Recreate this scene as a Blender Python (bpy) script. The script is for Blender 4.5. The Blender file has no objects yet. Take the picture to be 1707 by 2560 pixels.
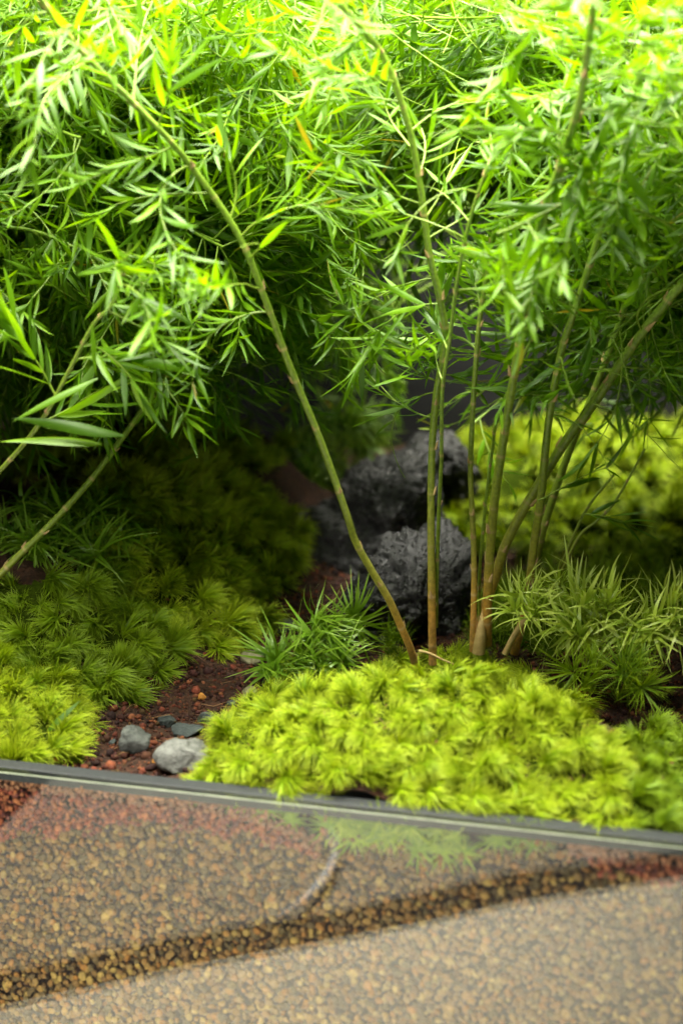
import bpy, bmesh, math, random
import numpy as np
from mathutils import Vector, Matrix, noise

# ------------------------------------------------------------------ camera, world, lamps
# Everything is laid out in centimetres and written out in metres (S).
S = 0.01
random.seed(7); R = np.random.default_rng(7)
scene = bpy.context.scene
COL = scene.collection
H, PITCH = 20.0, math.radians(15.0)
PH = 2560; FPX = 1280 / math.tan(math.radians(15.0))
cam = bpy.data.cameras.new('camera'); camo = bpy.data.objects.new('camera', cam); COL.objects.link(camo)
camo.location = (0, 0, H * S); camo.rotation_euler = (math.pi / 2 - PITCH, 0, 0)
cam.sensor_fit = 'VERTICAL'; cam.sensor_height = 36; cam.lens = 18 / math.tan(math.radians(15.0))
cam.clip_start = 0.01; cam.clip_end = 50
cam.dof.use_dof = True; cam.dof.focus_distance = 0.575; cam.dof.aperture_fstop = 9.5
scene.camera = camo

w = bpy.data.worlds.new('World'); scene.world = w; w.use_nodes = True
w.node_tree.nodes['Background'].inputs[0].default_value = (0.80, 0.9, 1.0, 1)
w.node_tree.nodes['Background'].inputs[1].default_value = 0.09
scene.view_settings.view_transform = 'Standard'; scene.view_settings.look = 'None'
scene.view_settings.exposure = 0.0; scene.view_settings.gamma = 1
scene.cycles.max_bounces = 10; scene.cycles.transparent_max_bounces = 24
scene.cycles.diffuse_bounces = 5; scene.cycles.transmission_bounces = 8
scene.cycles.caustics_reflective = False; scene.cycles.caustics_refractive = False

def area(name, loc, target, sx, sy, power, color, spread=180):
    l = bpy.data.lights.new(name, 'AREA'); l.shape = 'RECTANGLE'; l.size = sx * S; l.size_y = sy * S
    l.energy = power; l.color = color; l.spread = math.radians(spread)
    o = bpy.data.objects.new(name, l); COL.objects.link(o)
    o.location = Vector(loc) * S
    o.rotation_euler = (Vector(target) - Vector(loc)).to_track_quat('-Z', 'Y').to_euler()
    return o
area('tank_lamp', (-6, 60, 39), (-5, 58, 0), 40, 22, 14.5, (1.0, 0.97, 0.84))                # grow lamp over the plants
area('front_fill', (3, 43, 52), (3.5, 48.8, 0), 26, 3, 0.66, (1.0, 0.97, 0.83), 43)          # narrow fill light added to brighten the front moss
area('rear_fill', (13, 75, 27), (11.5, 73, 3), 9, 3, 0.42, (1.0, 0.97, 0.83), 62)               # unseen light added to brighten the rear right moss
area('stem_fill', (4, 46, 48), (2.0, 62, 3), 3, 3, 0.11, (1.0, 0.97, 0.88), 22)              # narrow beam added to lift the stems and rocks
area('table_fill', (-13, 20, 5), (-12, 20.5, -11), 30, 8, 4.3, (1.0, 0.94, 0.84))            # low unseen light added so the table shows as haze in the pane

# ------------------------------------------------------------------ geometry of the view
CP, SP = math.cos(PITCH), math.sin(PITCH)
def ray(px, py):
    a = np.asarray(px, float) - 853.5; b = 1280 - np.asarray(py, float)
    return np.stack([a, FPX * CP + b * SP, -FPX * SP + b * CP], -1) / FPX
def atz(px, py, z):
    d = ray(px, py); return np.array([0, 0, H]) + d * ((z - H) / d[2])
def aty(px, py, y):
    d = ray(px, py); return np.array([0, 0, H]) + d * (y / d[1])
def proj(P):
    P = np.asarray(P, float); x = P[..., 0]; y = P[..., 1]; z = P[..., 2] - H
    f = y * CP - z * SP; u = y * SP + z * CP
    f = np.where(f < 1, 1, f)
    return 853.5 + FPX * x / f, 1280 - FPX * u / f, f
# the front glass: a vertical plane whose top edge passes through these two points
GL, GR = atz(0, 1918, 0), atz(1707, 2107, 0)
U = (GR - GL) / np.linalg.norm(GR - GL); N = np.array([-U[1], U[0], 0.0])
G0 = (GL + GR) / 2
Z3 = np.array([0, 0, 1.0])
def st(s, t, z=0): return G0 + U * s + N * t + Z3 * z
def on_glass(px, py, t=0.0):
    d = ray(px, py); O = np.array([0, 0, H]); k = np.dot(G0 + N * t - O, N) / np.dot(d, N)
    return O + d * k
def gs(px, py, t=0.0):
    p = on_glass(px, py, t); return float(np.dot(p - G0, U)), float(p[2])
def sstep(a, b, x):
    x = np.clip((x - a) / (b - a), 0, 1); return x * x * (3 - 2 * x)

def mound(x, y, cx, cy, rx, ry, h, p=2.6):
    q = np.sqrt(((x - cx) / rx) ** 2 + ((y - cy) / ry) ** 2)
    return h * np.exp(-q ** p)
def terrain(x, y):
    x = np.asarray(x, float); y = np.asarray(y, float)
    t = (x - G0[0]) * N[0] + (y - G0[1]) * N[1]
    z = -0.75 + 0.06 * np.maximum(t - 7, 0)
    z = z + mound(x, y, 2.2, 49.3, 5.2, 3.6, 2.3)
    z = z + mound(x, y, 7.5, 46.5, 3.0, 3.2, 0.9)
    z = z + mound(x, y, -9.6, 51.5, 2.6, 2.0, 1.2)
    z = z + mound(x, y, -11.5, 61.5, 7.0, 7.0, 3.6)
    z = z + mound(x, y, -6.0, 70.0, 5.2, 6.0, 4.7)
    z = z + mound(x, y, 10.5, 74.0, 7.5, 6.5, 2.5)
    z = z + mound(x, y, 9.5, 60.0, 4.0, 5.0, 1.0)
    z = z + 0.10 * np.sin(x * 1.9 + 1) * np.sin(y * 1.7) + 0.05 * np.sin(x * 4.1 + y * 3)
    bank = sstep(-2.0, -4.5, x) * sstep(55, 58, y) if False else (1 - sstep(-5.0, -2.5, x)) * sstep(55, 58, y)
    z = z + bank * 0.32 * np.sin(x * 1.15 + 0.6 * y) * np.sin(y * 1.0 - 0.4 * x)
    return z
def hit(px, py):
    d = ray(px, py); ys = np.linspace(44, 96, 700)
    k = ys[None, :] / d[:, 1:2]
    X = d[:, 0:1] * k; Zr = H + d[:, 2:3] * k
    T = terrain(X, np.broadcast_to(ys, X.shape))
    below = Zr <= T
    i = np.where(below.any(1), below.argmax(1), -1)
    ok = i > 0
    P = np.stack([np.take_along_axis(X, np.maximum(i, 0)[:, None], 1)[:, 0], ys[np.maximum(i, 0)],
                  np.take_along_axis(T, np.maximum(i, 0)[:, None], 1)[:, 0]], -1)
    return P, ok
def tnormal(P):
    e = 0.3
    dx = (terrain(P[:, 0] + e, P[:, 1]) - terrain(P[:, 0] - e, P[:, 1])) / (2 * e)
    dy = (terrain(P[:, 0], P[:, 1] + e) - terrain(P[:, 0], P[:, 1] - e)) / (2 * e)
    n = np.stack([-dx, -dy, np.ones(len(P))], -1)
    return n / np.linalg.norm(n, axis=1, keepdims=True)

# ------------------------------------------------------------------ object helpers
def new_mesh(name, V, F, mat, attrs=None, smooth=True):
    V = np.asarray(V, np.float32); me = bpy.data.meshes.new(name)
    if isinstance(F, np.ndarray): groups = [F]
    else: groups = [np.asarray(f) for f in F if len(f)]
    me.vertices.add(len(V)); me.vertices.foreach_set('co', (V * S).ravel())
    idx = np.concatenate([g.ravel() for g in groups]); tot = np.concatenate([np.full(len(g), g.shape[1]) for g in groups])
    me.loops.add(len(idx)); me.loops.foreach_set('vertex_index', idx.astype(np.int32))
    me.polygons.add(len(tot)); st_ = np.concatenate([[0], np.cumsum(tot)[:-1]])
    me.polygons.foreach_set('loop_start', st_.astype(np.int32))
    try: me.polygons.foreach_set('loop_total', tot.astype(np.int32))
    except Exception: pass
    me.polygons.foreach_set('use_smooth', np.full(len(tot), smooth))
    for k, v in (attrs or {}).items():
        v = np.asarray(v, np.float32)
        if v.ndim == 1:
            a = me.attributes.new(k, 'FLOAT', 'POINT'); a.data.foreach_set('value', v)
        else:
            a = me.attributes.new(k, 'FLOAT_COLOR', 'POINT')
            a.data.foreach_set('color', np.concatenate([v, np.ones((len(v), 1), np.float32)], 1).ravel())
    me.materials.append(mat); me.update(); me.validate()
    return me
def link(name, me, parent=None, loc=None, kind=None):
    o = bpy.data.objects.new(name, me); COL.objects.link(o)
    if parent is not None: o.parent = parent
    if loc is not None: o.location = Vector([float(c) for c in loc]) * S
    if kind: o['kind'] = kind
    return o
def tag(o, label, cat, group=None):
    o['label'] = label; o['category'] = cat
    if group: o['group'] = group
    return o
def thing(name, base, label, cat, group=None):
    o = bpy.data.objects.new(name, None); COL.objects.link(o); o.empty_display_size = 0.01
    o.location = Vector([float(c) for c in base]) * S
    return tag(o, label, cat, group)
def unit(v):
    v = np.asarray(v, float); return v / (np.linalg.norm(v, axis=-1, keepdims=True) + 1e-9)

def tube(path, rad, sides=8, cap=True):
    path = np.asarray(path, float); rad = np.asarray(rad, float); n = len(path)
    T = unit(np.gradient(path, axis=0)); A = np.zeros_like(T)
    ref = np.array([0, 0, 1.0]) if abs(T[0][2]) < 0.9 else np.array([1.0, 0, 0])
    a = unit(np.cross(T[0], ref))
    for i in range(n):
        a = unit(a - T[i] * np.dot(a, T[i])); A[i] = a
    B = np.cross(T, A); th = np.linspace(0, 2 * np.pi, sides, endpoint=False)
    V = path[:, None] + rad[:, None, None] * (np.cos(th)[None, :, None] * A[:, None] + np.sin(th)[None, :, None] * B[:, None])
    i = np.arange(n - 1)[:, None] * sides; j = np.arange(sides)[None]; j2 = (j + 1) % sides
    F = np.stack([i + j, i + j2, i + sides + j2, i + sides + j], -1).reshape(-1, 4)
    return V.reshape(-1, 3), F
def spline(pts, step=0.12):
    pts = np.asarray(pts, float); n = len(pts); out = []
    ext = np.vstack([2 * pts[0] - pts[1], pts, 2 * pts[-1] - pts[-2]])
    for i in range(n - 1):
        p0, p1, p2, p3 = ext[i:i + 4]; m = max(2, int(np.linalg.norm(p2 - p1) / step))
        for k in range(m):
            u = k / m
            out.append(0.5 * ((2 * p1) + (-p0 + p2) * u + (2 * p0 - 5 * p1 + 4 * p2 - p3) * u * u + (-p0 + 3 * p1 - 3 * p2 + p3) * u ** 3))
    out.append(pts[-1]); return np.array(out)

# ------------------------------------------------------------------ materials
class NT:
    def __init__(s, name):
        s.m = bpy.data.materials.new(name); s.m.use_nodes = True; s.t = s.m.node_tree; s.n = s.t.nodes
        s.out = s.n['Material Output']; s.p = s.n['Principled BSDF']
    def add(s, typ, **kw):
        n = s.n.new(typ)
        for k, v in kw.items():
            if k.startswith('i_'):
                key = k[2:]; key = int(key) if key.isdigit() else key
                n.inputs[key].default_value = v
            else: setattr(n, k, v)
        return n
    def l(s, a, b): s.t.links.new(a, b)
    def noise(s, scale, detail=4, rough=0.6, coord=None):
        n = s.add('ShaderNodeTexNoise'); n.inputs['Scale'].default_value = scale; n.inputs['Detail'].default_value = detail
        n.inputs['Roughness'].default_value = rough
        if coord is not None: s.l(coord, n.inputs['Vector'])
        return n
    def ramp(s, fac, stops):
        r = s.add('ShaderNodeValToRGB'); e = r.color_ramp.elements
        while len(e) > 1: e.remove(e[0])
        e[0].position = stops[0][0]; e[0].color = (*stops[0][1], 1)
        for p, c in stops[1:]:
            x = e.new(p); x.color = (*c, 1)
        s.l(fac, r.inputs[0]); return r
    def coord(s): return s.add('ShaderNodeTexCoord').outputs['Object']
    def bump(s, h, strength=0.5, dist=0.001):
        b = s.add('ShaderNodeBump'); b.inputs['Strength'].default_value = strength; b.inputs['Distance'].default_value = dist
        s.l(h, b.inputs['Height']); s.l(b.outputs[0], s.p.inputs['Normal']); return b

def leafy(name, stops, tip=None, rough=0.38, trans=0.42, tgain=(1.9, 1.5, 0.6), spec=0.5):
    m = NT(name)
    a = m.add('ShaderNodeAttribute', attribute_name='tint'); oi = m.add('ShaderNodeObjectInfo')
    ad = m.add('ShaderNodeMath', operation='ADD'); m.l(a.outputs['Fac'], ad.inputs[0]); m.l(oi.outputs['Random'], ad.inputs[1])
    fr = m.add('ShaderNodeMath', operation='FRACT'); m.l(ad.outputs[0], fr.inputs[0])
    r = m.ramp(fr.outputs[0], stops); col = r.outputs[0]
    if tip:
        b = m.add('ShaderNodeAttribute', attribute_name='along')
        pw = m.add('ShaderNodeMath', operation='POWER', i_1=tip[1]); m.l(b.outputs['Fac'], pw.inputs[0])
        mx = m.add('ShaderNodeMixRGB'); mx.inputs[2].default_value = (*tip[0], 1)
        m.l(pw.outputs[0], mx.inputs[0]); m.l(col, mx.inputs[1]); col = mx.outputs[0]
    m.l(col, m.p.inputs['Base Color']); m.p.inputs['Roughness'].default_value = rough
    m.p.inputs['Specular IOR Level'].default_value = spec
    mul = m.add('ShaderNodeMixRGB', blend_type='MULTIPLY'); mul.inputs[0].default_value = 1; mul.inputs[2].default_value = (*tgain, 1)
    m.l(col, mul.inputs[1])
    tr = m.add('ShaderNodeBsdfTranslucent'); m.l(mul.outputs[0], tr.inputs[0])
    ms = m.add('ShaderNodeMixShader', i_0=trans); m.l(m.p.outputs[0], ms.inputs[1]); m.l(tr.outputs[0], ms.inputs[2])
    m.l(ms.outputs[0], m.out.inputs[0])
    return m.m
M = {}
M['leaf'] = leafy('fern_leaf', [(0, (0.055, 0.14, 0.002)), (0.35, (0.095, 0.21, 0.002)), (0.7, (0.125, 0.27, 0.003)), (0.965, (0.17, 0.32, 0.004)), (0.972, (0.30, 0.24, 0.02)), (0.976, (0.30, 0.24, 0.02)), (0.98, (0.12, 0.26, 0.003)), (1, (0.12, 0.27, 0.012))],
                  rough=0.42, trans=0.42, tgain=(1.75, 1.6, 0.4), spec=0.42)
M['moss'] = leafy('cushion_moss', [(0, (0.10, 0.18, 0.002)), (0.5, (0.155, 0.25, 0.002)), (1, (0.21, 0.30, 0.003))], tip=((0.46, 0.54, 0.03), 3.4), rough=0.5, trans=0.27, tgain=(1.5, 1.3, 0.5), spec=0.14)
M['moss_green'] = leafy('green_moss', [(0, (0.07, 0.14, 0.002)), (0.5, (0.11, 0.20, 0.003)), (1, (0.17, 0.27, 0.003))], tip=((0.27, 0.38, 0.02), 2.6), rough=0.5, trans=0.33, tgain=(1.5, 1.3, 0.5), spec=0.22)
M['hair'] = leafy('hair_moss', [(0, (0.07, 0.17, 0.004)), (0.5, (0.12, 0.25, 0.006)), (1, (0.17, 0.32, 0.008))], tip=((0.28, 0.40, 0.04), 3), rough=0.42, trans=0.3, tgain=(1.4, 1.3, 0.6))
M['pale'] = leafy('pale_moss', [(0, (0.20, 0.32, 0.015)), (0.5, (0.30, 0.43, 0.025)), (1, (0.40, 0.52, 0.05))], tip=((0.58, 0.66, 0.16), 2.2), rough=0.34, trans=0.3, tgain=(1.3, 1.2, 0.6))

M['pressed'] = leafy('pressed_moss', [(0, (0.10, 0.18, 0.010)), (0.5, (0.17, 0.26, 0.018)), (1, (0.28, 0.36, 0.03))], rough=0.6, trans=0.2, spec=0.2)
def mat_stem():
    m = NT('fern_stem'); c = m.coord()
    a = m.add('ShaderNodeAttribute', attribute_name='along')
    r = m.ramp(a.outputs['Fac'], [(0.0, (0.60, 0.34, 0.10)), (0.12, (0.50, 0.28, 0.05)), (0.24, (0.32, 0.31, 0.045)), (0.5, (0.22, 0.31, 0.03)), (1, (0.22, 0.36, 0.03))])
    n = m.noise(900, 3, 0.6, c); r2 = m.ramp(n.outputs[0], [(0.3, (0.65, 0.65, 0.65)), (0.7, (1.2, 1.15, 1.1))])
    mu = m.add('ShaderNodeMixRGB', blend_type='MULTIPLY'); mu.inputs[0].default_value = 1
    m.l(r.outputs[0], mu.inputs[1]); m.l(r2.outputs[0], mu.inputs[2])
    nd = m.add('ShaderNodeAttribute', attribute_name='joint')
    mx = m.add('ShaderNodeMixRGB'); mx.inputs[2].default_value = (0.60, 0.42, 0.20, 1)
    m.l(nd.outputs['Fac'], mx.inputs[0]); m.l(mu.outputs[0], mx.inputs[1])
    m.l(mx.outputs[0], m.p.inputs['Base Color']); m.p.inputs['Roughness'].default_value = 0.42
    m.p.inputs['Subsurface Weight'].default_value = 0.15; m.p.inputs['Subsurface Radius'].default_value = (0.001, 0.001, 0.0004)
    m.bump(n.outputs[0], 0.3, 0.0003); return m.m
M['stem'] = mat_stem()
def simple(name, stops, scale, rough=0.8, bump=0.4, bd=0.0006, detail=6, spec=0.3):
    m = NT(name); n = m.noise(scale, detail, 0.65, m.coord())
    r = m.ramp(n.outputs[0], stops); m.l(r.outputs[0], m.p.inputs['Base Color'])
    m.p.inputs['Roughness'].default_value = rough; m.p.inputs['Specular IOR Level'].default_value = spec
    m.bump(n.outputs[0], bump, bd); return m.m
M['bract'] = simple('dry_bract', [(0.3, (0.3, 0.17, 0.06)), (0.7, (0.55, 0.40, 0.2))], 900)
M['straw'] = simple('dull_straw', [(0.3, (0.10, 0.05, 0.02)), (0.7, (0.22, 0.13, 0.05))], 900)
M['root'] = simple('tan_root', [(0.3, (0.42, 0.28, 0.09)), (0.7, (0.62, 0.47, 0.2))], 500, 0.5, 0.2)
M['soil'] = simple('brown_soil', [(0.3, (0.012, 0.006, 0.003)), (0.5, (0.03, 0.013, 0.006)), (0.72, (0.075, 0.028, 0.013))], 500, 0.95, 0.9, 0.001)
M['mossbase'] = simple('moss_base', [(0.3, (0.012, 0.02, 0.002)), (0.7, (0.035, 0.055, 0.004))], 700, 1.0, 0.9, 0.001, spec=0.0)
def mat_grain(name, rough=0.85, scale=1300):
    m = NT(name); a = m.add('ShaderNodeAttribute', attribute_name='shade')
    n = m.noise(scale, 4, 0.6, m.coord()); r2 = m.ramp(n.outputs[0], [(0.3, (0.6, 0.6, 0.6)), (0.7, (1.25, 1.25, 1.25))])
    mu = m.add('ShaderNodeMixRGB', blend_type='MULTIPLY'); mu.inputs[0].default_value = 1
    m.l(a.outputs['Color'], mu.inputs[1]); m.l(r2.outputs[0], mu.inputs[2]); m.l(mu.outputs[0], m.p.inputs['Base Color'])
    m.p.inputs['Roughness'].default_value = rough; m.p.inputs['Specular IOR Level'].default_value = 0.3
    m.bump(n.outputs[0], 0.5, 0.0004); return m.m
M['grain'] = mat_grain('clay_granule')
def mat_lava():
    m = NT('black_lava'); c = m.coord()
    n = m.noise(260, 8, 0.7, c)
    v = m.add('ShaderNodeTexVoronoi'); v.inputs['Scale'].default_value = 520; m.l(c, v.inputs['Vector'])
    r = m.ramp(n.outputs[0], [(0.3, (0.005, 0.005, 0.0045)), (0.55, (0.013, 0.013, 0.012)), (0.8, (0.045, 0.045, 0.041))])
    m.l(r.outputs[0], m.p.inputs['Base Color'])
    ad = m.add('ShaderNodeMath', operation='ADD'); m.l(n.outputs[0], ad.inputs[0])
    mp = m.ramp(v.outputs['Distance'], [(0.16, (0, 0, 0)), (0.38, (0.8, 0.8, 0.8))]); m.l(mp.outputs[0], ad.inputs[1])
    m.bump(ad.outputs[0], 1.0, 0.0014)
    m.p.inputs['Roughness'].default_value = 0.42; m.p.inputs['Specular IOR Level'].default_value = 0.6
    return m.m
M['lava'] = mat_lava()
def mat_stone(name, lo, hi, sc=350):
    return simple(name, [(0.28, lo), (0.5, tuple((a + b) / 2 for a, b in zip(lo, hi))), (0.7, hi)], sc, 0.8, 1.0, 0.0016, 9, 0.25)
M['pale_stone'] = mat_stone('pale_grey_stone', (0.06, 0.063, 0.056), (0.22, 0.225, 0.205))
M['grey_stone'] = mat_stone('grey_stone', (0.035, 0.04, 0.036), (0.13, 0.14, 0.125))
M['dark_stone'] = mat_stone('dark_grey_stone', (0.02, 0.027, 0.026), (0.075, 0.09, 0.085))
M['tan_stone'] = mat_stone('olive_stone', (0.10, 0.10, 0.05), (0.28, 0.26, 0.15))
M['orange_stone'] = mat_stone('orange_stone', (0.3, 0.12, 0.02), (0.55, 0.26, 0.05))
def mat_glass():
    m = NT('tank_glass'); m.n.remove(m.p)
    f = m.add('ShaderNodeFresnel'); ge = m.add('ShaderNodeNewGeometry')      # thin pane: the same reflectance at both faces
    mr = m.add('ShaderNodeMapRange'); mr.inputs['To Min'].default_value = 1.52; mr.inputs['To Max'].default_value = 1 / 1.52
    m.l(ge.outputs['Backfacing'], mr.inputs['Value']); m.l(mr.outputs[0], f.inputs[0])
    t = m.add('ShaderNodeBsdfTransparent'); t.inputs[0].default_value = (0.955, 0.975, 0.96, 1)
    g = m.add('ShaderNodeBsdfGlossy'); g.inputs['Roughness'].default_value = 0.02
    x = m.add('ShaderNodeMixShader'); m.l(f.outputs[0], x.inputs[0]); m.l(t.outputs[0], x.inputs[1]); m.l(g.outputs[0], x.inputs[2])
    m.l(x.outputs[0], m.out.inputs[0]); return m.m
M['glass'] = mat_glass()
M['edge'] = simple('pale_edge_highlight', [(0.3, (0.25, 0.30, 0.22)), (0.7, (0.45, 0.5, 0.36))], 200, 0.25, 0.05)  # pale tone painted for the highlight on the pane edge
M['rubber'] = simple('dark_rim', [(0.3, (0.014, 0.016, 0.017)), (0.7, (0.03, 0.033, 0.034))], 700, 0.55, 0.3, 0.0003)
def mat_wall():
    m = NT('grey_wall'); mp = m.add('ShaderNodeMapping'); mp.inputs['Scale'].default_value = (3, 3, 60); m.l(m.coord(), mp.inputs['Vector'])
    n = m.noise(3, 6, 0.6, mp.outputs[0]); r = m.ramp(n.outputs[0], [(0.3, (0.012, 0.012, 0.0125)), (0.7, (0.019, 0.019, 0.0195))])
    m.l(r.outputs[0], m.p.inputs['Base Color']); m.p.inputs['Roughness'].default_value = 0.8; m.p.inputs['Specular IOR Level'].default_value = 0.15; m.bump(n.outputs[0], 0.2, 0.0005); return m.m
M['wall'] = mat_wall()
M['table'] = simple('pale_table', [(0.3, (0.68, 0.64, 0.54)), (0.7, (0.78, 0.74, 0.63))], 6, 0.6, 0.05)
M['floor'] = simple('grey_floor', [(0.3, (0.20, 0.195, 0.17)), (0.7, (0.26, 0.25, 0.22))], 5, 0.7, 0.05)
M['black'] = simple('black_reflection_strip', [(0.3, (0.010, 0.010, 0.010)), (0.7, (0.02, 0.02, 0.02))], 60, 0.8, 0.1)
M['white'] = simple('reflection_arc', [(0.3, (0.8, 0.8, 0.8)), (0.7, (0.86, 0.86, 0.86))], 60, 0.4, 0.05)

# ------------------------------------------------------------------ setting: soil, wall, table
def box_st(s0, s1, t0, t1, z0, z1, origin=np.zeros(3)):
    V = [st(s, t, z) - origin for z in (z0, z1) for t in (t0, t1) for s in (s0, s1)]
    F = [(0, 2, 3, 1), (4, 5, 7, 6), (0, 1, 5, 4), (2, 6, 7, 3), (0, 4, 6, 2), (1, 3, 7, 5)]
    return np.array(V), np.array(F)
TH, RIM = 0.28, 0.52            # pane thickness, width of the dark rim behind it
BOT, BACK = -11.0, 36.0
ss = np.arange(-30, 30.01, 0.25); tt = np.concatenate([np.arange(RIM + 0.02, 20, 0.2), np.arange(20, BACK + 0.01, 0.4)])
SG, TG = np.meshgrid(ss, tt)
X = G0[0] + U[0] * SG + N[0] * TG; Y = G0[1] + U[1] * SG + N[1] * TG
Zt = terrain(X, Y) + 0.06 * np.array([[noise.noise(Vector((a * 2.3, b * 2.3, 0))) for a, b in zip(ra, rb)] for ra, rb in zip(X, Y)])
V = np.stack([X, Y, Zt], -1).reshape(-1, 3)
nr, nc = SG.shape; i = np.arange(nr - 1)[:, None] * nc; j = np.arange(nc - 1)[None]
F = np.stack([i + j, i + j + 1, i + nc + j + 1, i + nc + j], -1).reshape(-1, 4)
TV, TF = V, F
link('soil', new_mesh('soil', V, F, M['soil']), kind='structure')
V, F = box_st(-30, 30, 0.75, 2.4, BOT, -1.3)
link('soil_face', new_mesh('soil_face', V, F, M['soil'], smooth=False), kind='structure')
V, F = box_st(-45, 45, BACK, BACK + 1, BOT, 60)
link('wall', new_mesh('wall', V, F, M['wall'], smooth=False), kind='structure')

# table, and what the front pane mirrors: reflected rays run down to it
TZ = BOT - 0.6
def mirror(px, py, z=TZ):
    p = on_glass(px, py, -TH); d = ray(px, py); d = d - 2 * np.dot(d, N) * N
    return p + d * ((z - p[2]) / d[2])
def strip(lo, hi, z0, z1):      # slab between two polylines
    n = len(lo); V = [(*p[:2], z) for z in (z0, z1) for p in list(lo) + list(hi)]
    F = []
    for k in range(n - 1):
        F.append((k, k + 1, n + k + 1, n + k)[::-1]); F.append((2 * n + k, 2 * n + k + 1, 3 * n + k + 1, 3 * n + k))
        F.append((k, k + 1, 2 * n + k + 1, 2 * n + k)); F.append((n + k, 3 * n + k, 3 * n + k + 1, n + k + 1))
    F.append((0, 2 * n, 3 * n, n)); F.append((n - 1, 2 * n - 1, 4 * n - 1, 3 * n - 1))
    return np.array(V), np.array(F)
lowpx = [(-500, 2640), (0, 2530), (427, 2437), (854, 2358), (1083, 2312), (1281, 2268), (1562, 2225), (1707, 2203), (2300, 2120)]
uppx = [(-500, 2540), (0, 2437), (427, 2350), (854, 2280), (1083, 2230), (1281, 2187), (1562, 2154), (1707, 2124), (2300, 2040)]
lo = [mirror(*p) for p in lowpx]; hi = [mirror(*p) for p in uppx]
far = [p - N * 260 for p in hi]
V, F = strip(lo, hi, TZ - 2.0, TZ - 0.06); link('reflection_strip', new_mesh('reflection_strip', V, F, M['black'], smooth=False), kind='structure')  # unseen strip added to give the dark band mirrored in the pane
nearp = [st(float(np.dot(p - G0, U)), BACK + 5) for p in lo]
V, F = strip(nearp, lo, TZ - 2.0, TZ); link('table', new_mesh('table', V, F, M['table'], smooth=False), kind='structure')
V, F = strip(hi, far, TZ - 2.0, TZ); link('floor', new_mesh('floor', V, F, M['floor'], smooth=False), kind='structure')

# ------------------------------------------------------------------ the glass tank
tank = thing('glass_tank', st(0, 0, BOT), 'clear glass tank front with dark rim holding the soil bed', 'glass tank')
o0 = np.array(st(0, 0, BOT))
V, F = box_st(-30, 30, -TH, -0.0, BOT, 0.0, o0); link('front_pane', new_mesh('front_pane', V, F, M['glass'], smooth=False), tank)
V, F = box_st(-30, 30, 0.003, RIM, -0.38, 0.02, o0); rim = link('rim', new_mesh('rim', V, F, M['rubber'], smooth=False), tank)
bv = rim.modifiers.new('bevel', 'BEVEL'); bv.width = 0.0003; bv.segments = 2
V, F = box_st(-30, 30, -TH - 0.02, -TH - 0.002, -0.022, 0.004, o0); link('edge_highlight', new_mesh('edge_highlight', V, F, M['edge'], smooth=False), tank)  # pale strip standing in for the highlight along the pane's top edge

# ------------------------------------------------------------------ grains
def ico(sub):
    b = bmesh.new(); bmesh.ops.create_icosphere(b, subdivisions=sub, radius=1.0)
    V = np.array([v.co[:] for v in b.verts]); F = np.array([[v.index for v in f.verts] for f in b.faces]); b.free(); return V, F
ICO1, ICO2 = ico(1), ico(2)
def rot_random(n):
    q = R.normal(size=(n, 4)); q /= np.linalg.norm(q, axis=1, keepdims=True); w_, x, y, z = q.T
    return np.stack([np.stack([1 - 2 * (y * y + z * z), 2 * (x * y - z * w_), 2 * (x * z + y * w_)], -1),
                     np.stack([2 * (x * y + z * w_), 1 - 2 * (x * x + z * z), 2 * (y * z - x * w_)], -1),
                     np.stack([2 * (x * z - y * w_), 2 * (y * z + x * w_), 1 - 2 * (x * x + y * y)], -1)], 1)
def grains(P, size, col, base=ICO2, squash=None):
    n = len(P); V0, F0 = base
    sc = size[:, None] * R.uniform(0.62, 1.25, (n, 3))
    jit = 1 + R.uniform(-0.2, 0.2, (n, len(V0), 1))
    V = (V0[None] * jit * sc[:, None]) @ rot_random(n).transpose(0, 2, 1)
    if squash is not None:
        dn = V @ N; V = V - dn[..., None] * N * (1 - squash)
    V = V + P[:, None]
    F = F0[None] + (np.arange(n) * len(V0))[:, None, None]
    C = np.repeat(col[:, None], len(V0), 1)
    return V.reshape(-1, 3), F.reshape(-1, 3), C.reshape(-1, 3)
CLAY = np.array([(0.38, 0.19, 0.045), (0.30, 0.16, 0.04), (0.44, 0.25, 0.06), (0.24, 0.12, 0.03), (0.34, 0.20, 0.06), (0.18, 0.12, 0.04), (0.42, 0.18, 0.03), (0.5, 0.32, 0.08), (0.16, 0.10, 0.035)]) * 0.5
REDS = np.array([(0.26, 0.06, 0.028), (0.20, 0.05, 0.025), (0.32, 0.09, 0.035), (0.14, 0.04, 0.03), (0.38, 0.13, 0.05)])
def pick(pal, n, var=0.22): return pal[R.integers(0, len(pal), n)] * (1 + R.uniform(-var, var, (n, 1)))
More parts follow.
